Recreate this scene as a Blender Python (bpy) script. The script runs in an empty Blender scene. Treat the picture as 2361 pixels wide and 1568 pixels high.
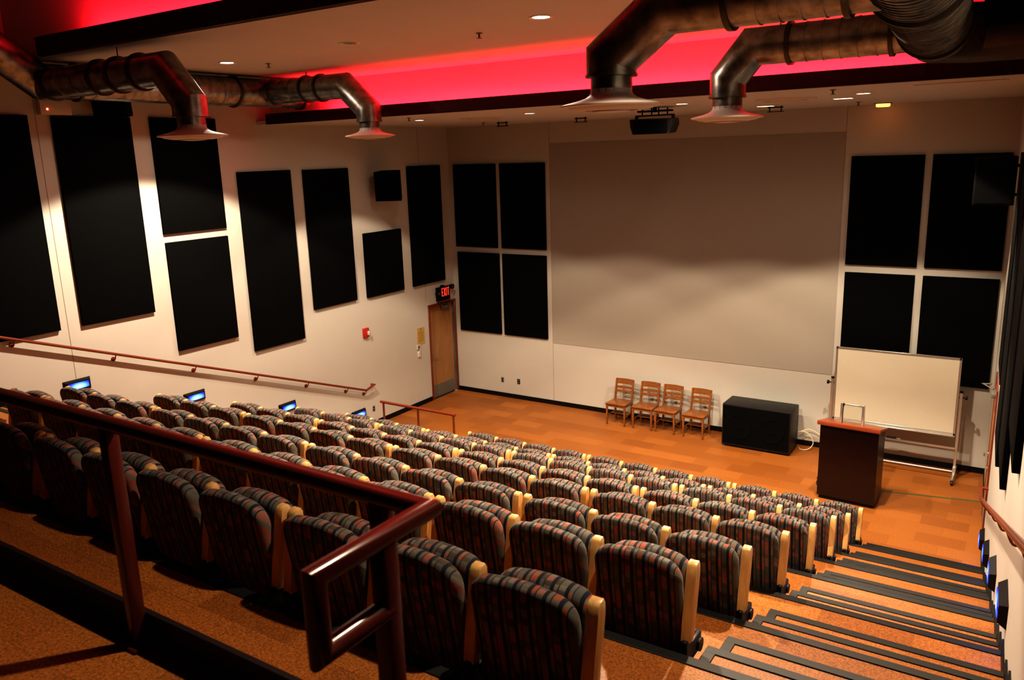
import bpy, bmesh, math, random
from mathutils import Vector, Matrix, Euler
random.seed(7)
SC = bpy.context.scene
COL = SC.collection
PI = math.pi

# ------------------------------------------------------------------ helpers
def link(o):
    COL.objects.link(o); return o

def box(bm, c, s, bev=0.0, seg=2, M=None):
    r = bmesh.ops.create_cube(bm, size=1.0)
    vs = r['verts']
    for v in vs:
        v.co = Vector((v.co.x*s[0], v.co.y*s[1], v.co.z*s[2]))
    if bev > 0:
        es = list({e for v in vs for e in v.link_edges})
        rr = bmesh.ops.bevel(bm, geom=es, offset=bev, segments=seg, profile=0.5, affect='EDGES')
        vs = list({v for f in rr['faces'] for v in f.verts} | {v for v in vs if v.is_valid})
    T = Matrix.Translation(Vector(c)) @ (M.to_4x4() if M else Matrix.Identity(4))
    for v in vs: v.co = T @ v.co
    return vs

def b2(bm, lo, hi, bev=0.0, seg=2):
    return box(bm, [(a+b)/2 for a, b in zip(lo, hi)], [abs(b-a) for a, b in zip(lo, hi)], bev, seg)

def cyl(bm, p0, p1, r0, r1=None, seg=20, caps=True):
    p0 = Vector(p0); p1 = Vector(p1); d = p1-p0
    r1 = r0 if r1 is None else r1
    q = d.to_track_quat('Z', 'Y').to_matrix().to_4x4()
    M = Matrix.Translation((p0+p1)/2) @ q
    return bmesh.ops.create_cone(bm, cap_ends=caps, segments=seg, radius1=r0, radius2=r1, depth=d.length, matrix=M)['verts']

def tube(bm, pts, r, seg=16, caps=True):
    """sweep a circle along a polyline with mitred joints"""
    P = [Vector(p) for p in pts]; n = len(P)
    rings = []; up = None
    for i in range(n):
        d0 = (P[i]-P[i-1]).normalized() if i > 0 else (P[1]-P[0]).normalized()
        d1 = (P[i+1]-P[i]).normalized() if i < n-1 else d0
        if up is None:
            a = Vector((0, 0, 1)) if abs(d0.z) < .9 else Vector((0, 1, 0))
            up = (a-d0*a.dot(d0)).normalized()
        side = d0.cross(up).normalized(); up = side.cross(d0).normalized()
        t = (d0+d1).normalized()
        ring = []
        for k in range(seg):
            a = 2*PI*k/seg
            off = side*math.cos(a)*r+up*math.sin(a)*r
            s = -off.dot(t)/d0.dot(t)
            ring.append(bm.verts.new(P[i]+off+d0*s))
        rings.append(ring)
        u2 = up-t*up.dot(t)*0
        if i < n-1:
            rot = d0.rotation_difference(d1); up = rot @ up
    for a, b in zip(rings[:-1], rings[1:]):
        for k in range(seg):
            bm.faces.new((a[k], a[(k+1) % seg], b[(k+1) % seg], b[k]))
    if caps:
        bm.faces.new(list(reversed(rings[0]))); bm.faces.new(rings[-1])

def smooth_path(pts, n=6):
    """Catmull-Rom through points"""
    P = [Vector(p) for p in pts]; out = []
    for i in range(len(P)-1):
        a = P[max(i-1, 0)]; b = P[i]; c = P[i+1]; d = P[min(i+2, len(P)-1)]
        for k in range(n):
            t = k/n
            out.append(0.5*((2*b)+(c-a)*t+(2*a-5*b+4*c-d)*t*t+(3*b-a-3*c+d)*t**3))
    out.append(P[-1]); return out

def lathe(bm, prof, c=(0, 0, 0), seg=40, M=None):
    """revolve (r,z) profile about z"""
    rings = []
    T = Matrix.Translation(Vector(c)) @ (M.to_4x4() if M else Matrix.Identity(4))
    for r, z in prof:
        if r < 1e-5:
            rings.append([bm.verts.new(T @ Vector((0, 0, z)))])
        else:
            rings.append([bm.verts.new(T @ Vector((r*math.cos(2*PI*k/seg), r*math.sin(2*PI*k/seg), z))) for k in range(seg)])
    for a, b in zip(rings[:-1], rings[1:]):
        for k in range(seg):
            k2 = (k+1) % seg
            if len(a) == 1 and len(b) == 1: continue
            if len(a) == 1: bm.faces.new((a[0], b[k2], b[k]))
            elif len(b) == 1: bm.faces.new((a[k], a[k2], b[0]))
            else: bm.faces.new((a[k], a[k2], b[k2], b[k]))

def prism(bm, poly, z0, z1):
    """vertical prism over a plan polygon"""
    a = [bm.verts.new((x, y, z0)) for x, y in poly]; b = [bm.verts.new((x, y, z1)) for x, y in poly]
    n = len(poly)
    bm.faces.new(list(reversed(a))); bm.faces.new(b)
    for i in range(n):
        j = (i+1) % n
        bm.faces.new((a[i], a[j], b[j], b[i]))
    return a+b

def pillow(bm, outline, depth, r, lean, bulge=0.012, nr=4):
    """padded slab: outline in (x,z), from y=0 (rear) to y=depth; lean(z)->y shift"""
    n = len(outline)
    O = [Vector((x, z)) for x, z in outline]
    N = []
    for i in range(n):
        t = (O[(i+1) % n]-O[i-1]).normalized(); N.append(Vector((t.y, -t.x)))
    rings = []
    def ring(ins, y):
        vs = []
        for p, q in zip(O, N):
            w = p-q*ins
            vs.append(bm.verts.new((w.x, y+lean(w.y), w.y)))
        rings.append(vs)
    cx = sum(p.x for p in O)/n; cz = sum(p.y for p in O)/n
    def sring(k, y):
        vs = []
        for p, q in zip(O, N):
            w = p-q*r
            w = Vector((cx, cz))+(w-Vector((cx, cz)))*k
            vs.append(bm.verts.new((w.x, y+lean(w.y), w.y)))
        rings.append(vs)
    sring(.45, -bulge); sring(.8, -bulge*.6)
    for i in range(nr+1):
        a = PI/2*i/nr
        ring(r*(1-math.sin(a)), r*(1-math.cos(a)))
    for i in range(nr+1):
        a = PI/2*(1-i/nr)
        ring(r*(1-math.sin(a)), depth-r*(1-math.cos(a)))
    sring(.8, depth+bulge*.6); sring(.45, depth+bulge)
    for a, b in zip(rings[:-1], rings[1:]):
        for k in range(n):
            bm.faces.new((a[k], a[(k+1) % n], b[(k+1) % n], b[k]))
    c0 = bm.verts.new((cx, -bulge*1.1+lean(cz), cz)); c1 = bm.verts.new((cx, depth+bulge*1.1+lean(cz), cz))
    for k in range(n):
        bm.faces.new((rings[0][(k+1) % n], rings[0][k], c0)); bm.faces.new((rings[-1][k], rings[-1][(k+1) % n], c1))

def mesh(bm, name, mats, ang=38):
    bmesh.ops.recalc_face_normals(bm, faces=bm.faces[:])
    lim = math.radians(ang)
    for f in bm.faces: f.smooth = True
    for e in bm.edges:
        e.smooth = not (len(e.link_faces) != 2 or e.calc_face_angle(0) > lim)
    me = bpy.data.meshes.new(name); bm.to_mesh(me); bm.free()
    for m in (mats if isinstance(mats, (list, tuple)) else [mats]): me.materials.append(m)
    return me

def obj(name, bm, mats, parent=None, label=None, ang=38):
    o = link(bpy.data.objects.new(name, mesh(bm, name, mats, ang)))
    if parent is not None: o.parent = parent
    if label: o['label'] = label
    return o

def tag(o, label, cat, group=None, kind=None):
    if label: o['label'] = label
    if cat: o['category'] = cat
    if group: o['group'] = group
    if kind: o['kind'] = kind
    return o

def thing(name, label, cat, loc=(0, 0, 0), rz=0.0, group=None):
    o = link(bpy.data.objects.new(name, None)); o.location = loc; o.rotation_euler = (0, 0, rz)
    o.empty_display_size = .1
    return tag(o, label, cat, group)

def struct(name, bm, mats, ang=38):
    o = obj(name, bm, mats, None, None, ang); o['kind'] = 'structure'; return o

def copy_tree(o, parent=None):
    c = o.copy(); COL.objects.link(c)
    if parent is not None: c.parent = parent
    for ch in list(o.children): copy_tree(ch, c)
    return c

BM = bmesh.new

# ------------------------------------------------------------------ materials
def nmat(name):
    m = bpy.data.materials.new(name); m.use_nodes = True
    nt = m.node_tree; b = nt.nodes['Principled BSDF']
    return m, nt, b
def N(nt, t, **kw):
    n = nt.nodes.new(t)
    for k, v in kw.items(): setattr(n, k, v)
    return n
def L(nt, a, b): nt.links.new(a, b)
def math_(nt, op, a, b=None):
    n = N(nt, 'ShaderNodeMath', operation=op)
    for i, v in enumerate((a, b)):
        if v is None: continue
        if isinstance(v, (int, float)): n.inputs[i].default_value = v
        else: L(nt, v, n.inputs[i])
    return n.outputs[0]

def plain(name, col, rough=.6, metal=0.0, var=.12, scale=6.0, bump=0.0, bscale=80.0, coat=0.0, spec=None):
    m, nt, b = nmat(name)
    tc = N(nt, 'ShaderNodeTexCoord'); no = N(nt, 'ShaderNodeTexNoise'); no.inputs['Scale'].default_value = scale; no.inputs['Detail'].default_value = 4
    L(nt, tc.outputs['Object'], no.inputs['Vector'])
    mx = N(nt, 'ShaderNodeMix', data_type='RGBA')
    mx.inputs['A'].default_value = (*[c*(1-var) for c in col], 1); mx.inputs['B'].default_value = (*[min(1, c*(1+var)) for c in col], 1)
    L(nt, no.outputs['Fac'], mx.inputs['Factor']); L(nt, mx.outputs['Result'], b.inputs['Base Color'])
    b.inputs['Roughness'].default_value = rough; b.inputs['Metallic'].default_value = metal
    if spec is not None: b.inputs['Specular IOR Level'].default_value = spec
    if coat: b.inputs['Coat Weight'].default_value = coat; b.inputs['Coat Roughness'].default_value = .15
    if bump:
        n2 = N(nt, 'ShaderNodeTexNoise'); n2.inputs['Scale'].default_value = bscale; L(nt, tc.outputs['Object'], n2.inputs['Vector'])
        bp = N(nt, 'ShaderNodeBump'); bp.inputs['Strength'].default_value = bump; bp.inputs['Distance'].default_value = .004
        L(nt, n2.outputs['Fac'], bp.inputs['Height']); L(nt, bp.outputs['Normal'], b.inputs['Normal'])
    return m

def emis(name, col, s):
    m, nt, b = nmat(name)
    b.inputs['Base Color'].default_value = (*[c*.3 for c in col], 1)
    b.inputs['Emission Color'].default_value = (*col, 1); b.inputs['Emission Strength'].default_value = s
    return m

M_WALL = plain('cream_wall_paint', (.54, .52, .485), .75, var=.03, scale=2.5, bump=.08, bscale=160, spec=.25)
M_CEIL = plain('ceiling_paint', (.56, .59, .64), .85, var=.03, scale=2, spec=.2)
M_CEILREAR = plain('rear_ceiling_low_bounce', (.16, .14, .13), .85, var=.05, scale=2, spec=.2)  # tone lowered on the rear ceiling to cut light bounced at the seats
M_REAR = plain('rear_wall_low_bounce', (.07, .06, .055), .85, var=.05, scale=2, spec=.2)  # unseen back wall, darkened so less light bounces onto the seat backs
M_SCREEN = plain('grey_screen_paint', (.39, .36, .325), .8, var=.015, scale=5, spec=.2)
M_PANEL = plain('black_panel_fabric', (.0026, .003, .0036), .95, var=.3, scale=60, bump=.3, bscale=400, spec=.15)
M_BLACK = plain('black_plastic', (.006, .006, .007), .5, var=.2, spec=.3)
M_BLACKBOX = plain('black_speaker_paint', (.011, .011, .012), .42, var=.2, scale=40, bump=.25, bscale=220)
M_MATTE = plain('matte_black_paint', (.004, .004, .0045), .8, var=.2, spec=.15)
M_BASE = plain('black_vinyl_base', (.006, .006, .007), .5, var=.2, spec=.3)
M_NOSE = plain('grey_rubber_nosing', (.0095, .010, .0095), .6, var=.25, scale=30)
M_MAROON = plain('maroon_enamel', (.19, .040, .020), .26, var=.12, scale=5, coat=.15)
M_RAILSHADE = plain('shaded_maroon_enamel', (.105, .019, .013), .24, var=.12, scale=5, coat=.15)  # same maroon enamel, with the foreground's dim light put into the colour
M_FASCIA = plain('dark_maroon_beam_paint', (.035, .004, .005), .5, var=.15, spec=.3)
M_STEEL = plain('dark_toe_plate', (.0045, .002, .002), .6, var=.2)
M_ALU = plain('aluminium', (.62, .62, .60), .32, metal=.85, var=.06, scale=12)
M_CHROME = plain('satin_chrome', (.7, .68, .64), .22, metal=1, var=.05)
M_GREY = plain('grey_plate', (.22, .21, .19), .45, metal=.3, var=.1)
M_WHITE = plain('white_enamel', (.66, .63, .58), .45, var=.04)
M_BOARD = plain('whiteboard_enamel', (.60, .555, .46), .25, var=.02, scale=2)
M_IVORY = plain('ivory_plastic', (.6, .56, .48), .45, var=.05)
M_RED = plain('fire_alarm_red', (.45, .03, .02), .4, var=.08)
M_GOLD = plain('brass_coloured_notice', (.58, .41, .13), .45, metal=.2, var=.08)
M_GOLDTXT = plain('notice_lettering', (.22, .14, .05), .6)
M_CABLE = plain('cream_cable', (.75, .66, .5), .5)
M_TAPE = plain('green_tape', (.05, .12, .06), .6)
M_CASTER = plain('caster_rubber', (.008, .008, .008), .45)
M_DIFF = plain('diffuser_enamel', (.56, .50, .47), .5, var=.05)
M_SLOT = plain('dark_slot', (.004, .004, .004), .9)
M_SEAM = plain('wall_joint', (.33, .29, .25), .9)
M_STAND = plain('black_seat_standard', (.007, .007, .008), .4, var=.2)
M_LAMP = emis('downlight_lens', (1, .86, .66), 26)
M_LAMP_DIM = emis('dim_lens', (1, .80, .52), 2.0)
M_LAMP_ORANGE = emis('amber_lens', (1, .30, .06), 4)
M_LED = emis('red_led', (1, .05, .04), 14)
M_EXIT = emis('exit_letters', (1, .05, .03), 1.8)
M_COVE = emis('cove_led', (1, .03, .045), 6)

def wood(name, c0, c1, rough=.4, scale=(3, 30, 3), coat=.15, ax='Object'):
    m, nt, b = nmat(name)
    tc = N(nt, 'ShaderNodeTexCoord'); mp = N(nt, 'ShaderNodeMapping'); mp.inputs['Scale'].default_value = scale
    L(nt, tc.outputs[ax], mp.inputs['Vector'])
    no = N(nt, 'ShaderNodeTexNoise'); no.inputs['Scale'].default_value = 1.0; no.inputs['Detail'].default_value = 6; no.inputs['Distortion'].default_value = 1.2
    L(nt, mp.outputs['Vector'], no.inputs['Vector'])
    cr = N(nt, 'ShaderNodeValToRGB'); cr.color_ramp.elements[0].position = .3; cr.color_ramp.elements[1].position = .7
    cr.color_ramp.elements[0].color = (*c0, 1); cr.color_ramp.elements[1].color = (*c1, 1)
    L(nt, no.outputs['Fac'], cr.inputs['Fac']); L(nt, cr.outputs['Color'], b.inputs['Base Color'])
    b.inputs['Roughness'].default_value = rough; b.inputs['Coat Weight'].default_value = coat; b.inputs['Coat Roughness'].default_value = .2
    return m
M_MAPLE = wood('light_maple', (.60, .35, .13), (.76, .50, .22), .35, (25, 25, 4))
M_OAK = wood('varnished_oak', (.17, .062, .015), (.30, .12, .032), .33, (14, 14, 30), .3)
M_DOOR = wood('maple_door_veneer', (.33, .17, .065), (.42, .23, .095), .4, (8, 10, 1.2))
M_CHERRY = wood('dark_cherry_veneer', (.011, .0026, .002), (.019, .0045, .003), .35, (3, 3, 12), .2)
M_CHERRYTOP = wood('cherry_edge', (.24, .055, .022), (.33, .085, .035), .3, (4, 30, 30), .3)

def metal_duct():
    m, nt, b = nmat('galvanised_duct')
    tc = N(nt, 'ShaderNodeTexCoord')
    no = N(nt, 'ShaderNodeTexNoise'); no.inputs['Scale'].default_value = 9; no.inputs['Detail'].default_value = 6
    L(nt, tc.outputs['Object'], no.inputs['Vector'])
    cr = N(nt, 'ShaderNodeValToRGB'); cr.color_ramp.elements[0].color = (.19, .18, .165, 1); cr.color_ramp.elements[1].color = (.42, .40, .37, 1)
    cr.color_ramp.elements[0].position = .35; cr.color_ramp.elements[1].position = .68
    L(nt, no.outputs['Fac'], cr.inputs['Fac']); L(nt, cr.outputs['Color'], b.inputs['Base Color'])
    b.inputs['Metallic'].default_value = .9
    rr = N(nt, 'ShaderNodeMapRange'); rr.inputs['To Min'].default_value = .24; rr.inputs['To Max'].default_value = .42
    L(nt, no.outputs['Fac'], rr.inputs['Value']); L(nt, rr.outputs['Result'], b.inputs['Roughness'])
    return m
M_DUCT = metal_duct()
M_FLANGE = plain('duct_flange', (.09, .075, .06), .45, metal=.7, var=.2)

def cork():
    m, nt, b = nmat('cork_floor_tiles')
    tc = N(nt, 'ShaderNodeTexCoord')
    br = N(nt, 'ShaderNodeTexBrick'); br.offset = .5
    br.inputs['Scale'].default_value = 1; br.inputs['Brick Width'].default_value = .62; br.inputs['Row Height'].default_value = .31
    br.inputs['Mortar Size'].default_value = .0012; br.inputs['Bias'].default_value = -.05
    br.inputs['Color1'].default_value = (.37, .145, .037, 1); br.inputs['Color2'].default_value = (.265, .098, .025, 1); br.inputs['Mortar'].default_value = (.20, .075, .02, 1)
    L(nt, tc.outputs['Object'], br.inputs['Vector'])
    no = N(nt, 'ShaderNodeTexNoise'); no.inputs['Scale'].default_value = 95; no.inputs['Detail'].default_value = 3; no.inputs['Roughness'].default_value = .7
    L(nt, tc.outputs['Object'], no.inputs['Vector'])
    cr = N(nt, 'ShaderNodeValToRGB'); cr.color_ramp.elements[0].color = (.45, .42, .38, 1); cr.color_ramp.elements[1].color = (1.45, 1.42, 1.35, 1)
    cr.color_ramp.elements[0].position = .36; cr.color_ramp.elements[1].position = .64
    L(nt, no.outputs['Fac'], cr.inputs['Fac'])
    mx = N(nt, 'ShaderNodeMix', data_type='RGBA', blend_type='MULTIPLY'); mx.inputs['Factor'].default_value = .8
    L(nt, br.outputs['Color'], mx.inputs['A']); L(nt, cr.outputs['Color'], mx.inputs['B'])
    L(nt, mx.outputs['Result'], b.inputs['Base Color'])
    b.inputs['Roughness'].default_value = .48; b.inputs['Specular IOR Level'].default_value = .35
    return m
M_CORK = cork()

def fabric():
    m, nt, b = nmat('woven_stripe_upholstery')
    tc = N(nt, 'ShaderNodeTexCoord'); sp = N(nt, 'ShaderNodeSeparateXYZ'); L(nt, tc.outputs['Object'], sp.inputs[0])
    oi = N(nt, 'ShaderNodeObjectInfo')
    P = .0335
    u = math_(nt, 'DIVIDE', math_(nt, 'ADD', sp.outputs['X'], 5.01), P)
    col = math_(nt, 'FLOOR', u); fr = math_(nt, 'FRACT', u)
    par = math_(nt, 'MODULO', col, 2.0)
    wid = math_(nt, 'ADD', .13, math_(nt, 'MULTIPLY', par, .36))
    stripe = math_(nt, 'LESS_THAN', fr, wid)
    sub = math_(nt, 'GREATER_THAN', fr, .97)
    # rows of blocks run up the back and over its top edge
    v = math_(nt, 'ADD', sp.outputs['Z'], sp.outputs['Y'])
    colid = math_(nt, 'ADD', math_(nt, 'MULTIPLY', col, 2.0), sub)
    wn0 = N(nt, 'ShaderNodeTexWhiteNoise', noise_dimensions='1D'); L(nt, colid, wn0.inputs['W'])
    row = math_(nt, 'FLOOR', math_(nt, 'ADD', math_(nt, 'DIVIDE', v, .032), math_(nt, 'ADD', math_(nt, 'MULTIPLY', wn0.outputs['Value'], 7.0), math_(nt, 'FLOOR', math_(nt, 'MULTIPLY', oi.outputs['Random'], 60.0)))))
    cb = N(nt, 'ShaderNodeCombineXYZ'); L(nt, colid, cb.inputs[0]); L(nt, row, cb.inputs[1])
    wn = N(nt, 'ShaderNodeTexWhiteNoise', noise_dimensions='2D'); L(nt, cb.outputs[0], wn.inputs['Vector'])
    cr = N(nt, 'ShaderNodeValToRGB'); cr.color_ramp.interpolation = 'CONSTANT'
    els = [(0, (.118, .110, .092)), (.34, (.092, .094, .092)), (.54, (.078, .060, .042)), (.66, (.225, .108, .085)), (.81, (.25, .078, .046)), (.91, (.17, .152, .125))]
    e = cr.color_ramp.elements
    e[0].position = 0; e[0].color = (*els[0][1], 1); e[1].position = els[1][0]; e[1].color = (*els[1][1], 1)
    for p, c in els[2:]:
        k = e.new(p); k.color = (*c, 1)
    L(nt, wn.outputs['Value'], cr.inputs['Fac'])
    mx = N(nt, 'ShaderNodeMix', data_type='RGBA'); mx.inputs['B'].default_value = (.017, .021, .030, 1)
    L(nt, stripe, mx.inputs['Factor']); L(nt, cr.outputs['Color'], mx.inputs['A'])
    no = N(nt, 'ShaderNodeTexNoise'); no.inputs['Scale'].default_value = 350; L(nt, tc.outputs['Object'], no.inputs['Vector'])
    m2 = N(nt, 'ShaderNodeMix', data_type='RGBA', blend_type='MULTIPLY'); m2.inputs['Factor'].default_value = .45
    L(nt, mx.outputs['Result'], m2.inputs['A']); L(nt, no.outputs['Color'], m2.inputs['B'])
    hs = N(nt, 'ShaderNodeHueSaturation'); hs.inputs['Value'].default_value = 1.1; L(nt, mx.outputs['Result'], hs.inputs['Color'])
    L(nt, hs.outputs['Color'], b.inputs['Base Color'])
    b.inputs['Roughness'].default_value = .9; b.inputs['Specular IOR Level'].default_value = .15
    b.inputs['Sheen Weight'].default_value = .15
    bp = N(nt, 'ShaderNodeBump'); bp.inputs['Strength'].default_value = .25; bp.inputs['Distance'].default_value = .002
    L(nt, no.outputs['Fac'], bp.inputs['Height']); L(nt, bp.outputs['Normal'], b.inputs['Normal'])
    return m
M_FABRIC = fabric()

def blue_lens():
    m, nt, b = nmat('blue_step_light_lens')
    tc = N(nt, 'ShaderNodeTexCoord'); mp = N(nt, 'ShaderNodeMapping')
    L(nt, tc.outputs['Object'], mp.inputs['Vector'])
    mp.inputs['Scale'].default_value = (1, 7, 16); mp.inputs['Location'].default_value = (0, 0, .2)
    gr = N(nt, 'ShaderNodeTexGradient', gradient_type='SPHERICAL')
    mp.inputs['Scale'].default_value = (0, 6.0, 14.0)
    L(nt, mp.outputs['Vector'], gr.inputs['Vector'])
    cr = N(nt, 'ShaderNodeValToRGB'); e = cr.color_ramp.elements
    e[0].position = 0; e[0].color = (.008, .02, .95, 1); e[1].position = .8; e[1].color = (.16, .42, 1, 1)
    L(nt, gr.outputs['Fac'], cr.inputs['Fac'])
    L(nt, cr.outputs['Color'], b.inputs['Emission Color'])
    mr = N(nt, 'ShaderNodeMapRange'); mr.inputs['To Min'].default_value = 1.2; mr.inputs['To Max'].default_value = 4.5
    L(nt, gr.outputs['Fac'], mr.inputs['Value']); L(nt, mr.outputs['Result'], b.inputs['Emission Strength'])
    b.inputs['Base Color'].default_value = (.01, .02, .2, 1)
    return m
M_BLUE = blue_lens()

# ------------------------------------------------------------------ key dimensions (metres)
RISE = .42; PITCH = 1.14
TIER_Z = {1: 0, 2: .41, 3: .838, 4: 1.262, 5: 1.70, 6: 2.11, 7: 2.53, 8: 2.935, 9: 3.36}
TIER_Y = {2: -4.47, 3: -5.63, 4: -6.72, 5: -7.90, 6: -9.07, 7: -10.23, 8: -11.325, 9: -12.50}
def zk(k): return TIER_Z[k]                     # floor height of row k
def ye(k): return TIER_Y[k]                     # front edge of the tier of row k
RW0, RWM = 10.90, -.052
def wx(y): return RW0+RWM*y                     # right wall, slightly splayed
RPHI = PI+math.atan(-RWM)                       # local +x of things on the right wall points into the room
Z_SOFFIT, Z_MID, Z_TOP = 6.05, 6.70, 7.70
Y_S, Y_M, Y_B = -4.95, -9.15, -19.0             # ceiling steps, back wall
PLAT_Y, PLAT_Z = -13.36, 3.78

def seat_right(k): return 9.706+.0465*(k-1)

# ------------------------------------------------------------------ room shell
bm = BM()
prism(bm, [(0, 0), (wx(0), 0), (wx(-4.49), -4.49), (0, -4.49)], -.15, 0)
for k in range(2, 10):
    y0 = ye(k); y1 = ye(k+1) if k < 9 else PLAT_Y
    prism(bm, [(0, y0), (wx(y0), y0), (wx(y1), y1), (0, y1)], -.15, zk(k))
prism(bm, [(0, PLAT_Y), (wx(PLAT_Y), PLAT_Y), (wx(Y_B), Y_B), (0, Y_B)], -.15, PLAT_Z)
TREAD1, TREAD2 = .335, .68
steps = []
for k in range(2, 11):
    y = ye(k) if k < 10 else PLAT_Y
    zt = zk(k) if k < 10 else PLAT_Z
    rise = zt-zk(k-1)
    for n, (d0, d1) in enumerate(((0, TREAD1), (TREAD1, TREAD2))):
        z = zt-rise/3*(n+1); zb = zt-rise
        xl = seat_right(k-1)+.035
        prism(bm, [(xl, y+d1), (wx(y+d1), y+d1), (wx(y+d0), y+d0), (xl, y+d0)], zb-.05, z)
        steps.append((k, n, xl, y+d1, y+d0, z))
        if k < 10:
            xr = 1.66 if k > 2 else 1.66
            prism(bm, [(0, y+d1), (xr, y+d1), (xr, y+d0), (0, y+d0)], zb-.05, z)
            steps.append((k, n, -xr, y+d1, y+d0, z))
struct('floor', bm, M_CORK)

tn = [0]
def trim_name():
    tn[0] += 1; return 'trim_%d' % tn[0]
# rubber nosings on tier edges and aisle steps
for k in range(2, 10):
    bm = BM(); y = ye(k); z = zk(k)
    b2(bm, (0.01, y-.055, z-.001), (wx(y)-.005, y+.012, z+.007), .003, 1)
    b2(bm, (0.01, y, z-.045), (wx(y)-.005, y+.012, z+.004), .002, 1)
    struct(trim_name(), bm, M_NOSE)
for (k, n, xl, yf, yr, z) in steps:
    bm = BM()
    if xl > 0:
        x0, x1 = xl-.008, wx(yf)-.005
        b2(bm, (x0, yf-.052, z-.001), (x1, yf+.010, z+.007), .003, 1)
        b2(bm, (x0, yf, z-.04), (x1, yf+.010, z+.004), .002, 1)
        b2(bm, (x0, yr+.014, z-.001), (x0+.062, yf-.045, z+.0065), .003, 1)
        b2(bm, (x0, yr+.014, z-.135), (x0+.007, yf, z+.003), .002, 1)
    else:
        b2(bm, (.01, yf-.052, z-.001), (-xl, yf+.010, z+.007), .003, 1)
    struct(trim_name(), bm, M_NOSE)

# walls
bm = BM()
b2(bm, (-.15, 0, -.15), (wx(0)+.15, .15, Z_SOFFIT+.1))
struct('wall_front', bm, M_WALL)
DY0, DY1, DZ = -.955, -.055, 2.15               # door opening in the left wall
bm = BM()
b2(bm, (-.15, Y_B, -.15), (0, DY0, 8.0)); b2(bm, (-.15, DY0, DZ), (0, 0.0, 8.0)); b2(bm, (-.15, DY1, -.15), (0, 0.0, DZ))
struct('wall_left', bm, M_WALL)
bm = BM()
prism(bm, [(wx(0.0), 0.0), (wx(0.0)+.15, 0.0), (wx(Y_B)+.15, Y_B), (wx(Y_B), Y_B)], -.15, 8.0)
struct('wall_right', bm, M_WALL)
bm = BM(); b2(bm, (-.15, Y_B-.15, -.15), (wx(Y_B)+.15, Y_B, 8.0)); struct('wall_back', bm, M_REAR)
# stepped ceiling
bm = BM(); XR = 12.1
b2(bm, (-.1, Y_S-.32, Z_SOFFIT), (XR, .1, Z_SOFFIT+.06))
b2(bm, (-.1, Y_S, Z_SOFFIT+.02), (XR, Y_S+.08, Z_MID+.06))
b2(bm, (-.1, Y_M-.32, Z_MID), (XR, Y_S+.08, Z_MID+.06))
b2(bm, (-.1, Y_M, Z_MID+.02), (XR, Y_M+.08, Z_TOP+.06))
struct('ceiling', bm, M_CEIL)
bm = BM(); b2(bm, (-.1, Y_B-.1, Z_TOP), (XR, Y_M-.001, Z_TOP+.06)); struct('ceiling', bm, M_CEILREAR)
# fascia beams that hide the cove strips
bm = BM(); b2(bm, (.26, Y_S-.35, Z_SOFFIT+.005), (wx(Y_S)-.02, Y_S-.30, Z_SOFFIT+.165), .004, 1)
b2(bm, (.26, Y_S-.352, Z_SOFFIT-.004), (wx(Y_S)-.02, Y_S-.27, Z_SOFFIT+.006), .002, 1)
struct(trim_name(), bm, M_FASCIA)
bm = BM(); b2(bm, (1.45, Y_M-.40, Z_MID+.005), (wx(Y_M)-.02, Y_M-.32, Z_MID+.21), .004, 1)
struct(trim_name(), bm, M_FASCIA)
# wall joints
for p in (((2.622, -.003, .10), (2.630, .001, 6.05)), ((8.40, -.003, .10), (8.408, .001, 6.05)), ((-.001, -8.93, .1), (.003, -8.922, 6.7)), ((-.001, -1.06, 2.3), (.003, -1.053, 6.05))):
    bm = BM(); b2(bm, *p); struct(trim_name(), bm, M_SEAM)
# baseboards
bm = BM(); b2(bm, (.005, -.012, 0), (wx(0)-.005, 0, .10), .003, 1); struct('baseboard_front', bm, M_BASE)
def stepped_base(name, side):
    bm = BM()
    segs = [(0.0 if side > 0 else DY0-.06, ye(2)+TREAD2, 0.0)]
    if side > 0: segs = [(0.0, -1.70, 0.0), (-2.82, ye(2)+TREAD2, 0.0)]
    for k in range(2, 11):
        y = ye(k) if k < 10 else PLAT_Y
        zt = zk(k) if k < 10 else PLAT_Z
        rise = zt-zk(k-1)
        segs.append((y+TREAD2, y+TREAD1, zt-2*rise/3)); segs.append((y+TREAD1, y, zt-rise/3))
        yn = ye(k+1)+TREAD2 if k < 9 else (PLAT_Y+TREAD2 if k == 9 else Y_B)
        segs.append((y, yn, zt))
    for (ya, yb, z) in segs:
        if yb > ya: continue
        if side > 0:
            prism(bm, [(wx(ya)-.012, ya), (wx(ya)+.001, ya), (wx(yb)+.001, yb), (wx(yb)-.012, yb)], z-.14, z+.10)
        else:
            b2(bm, (0, yb, z-.14 if z > 0 else 0), (.012, ya, z+.10))
    struct(name, bm, M_BASE)
stepped_base('baseboard_right', 1); stepped_base('baseboard_left', -1)

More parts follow.
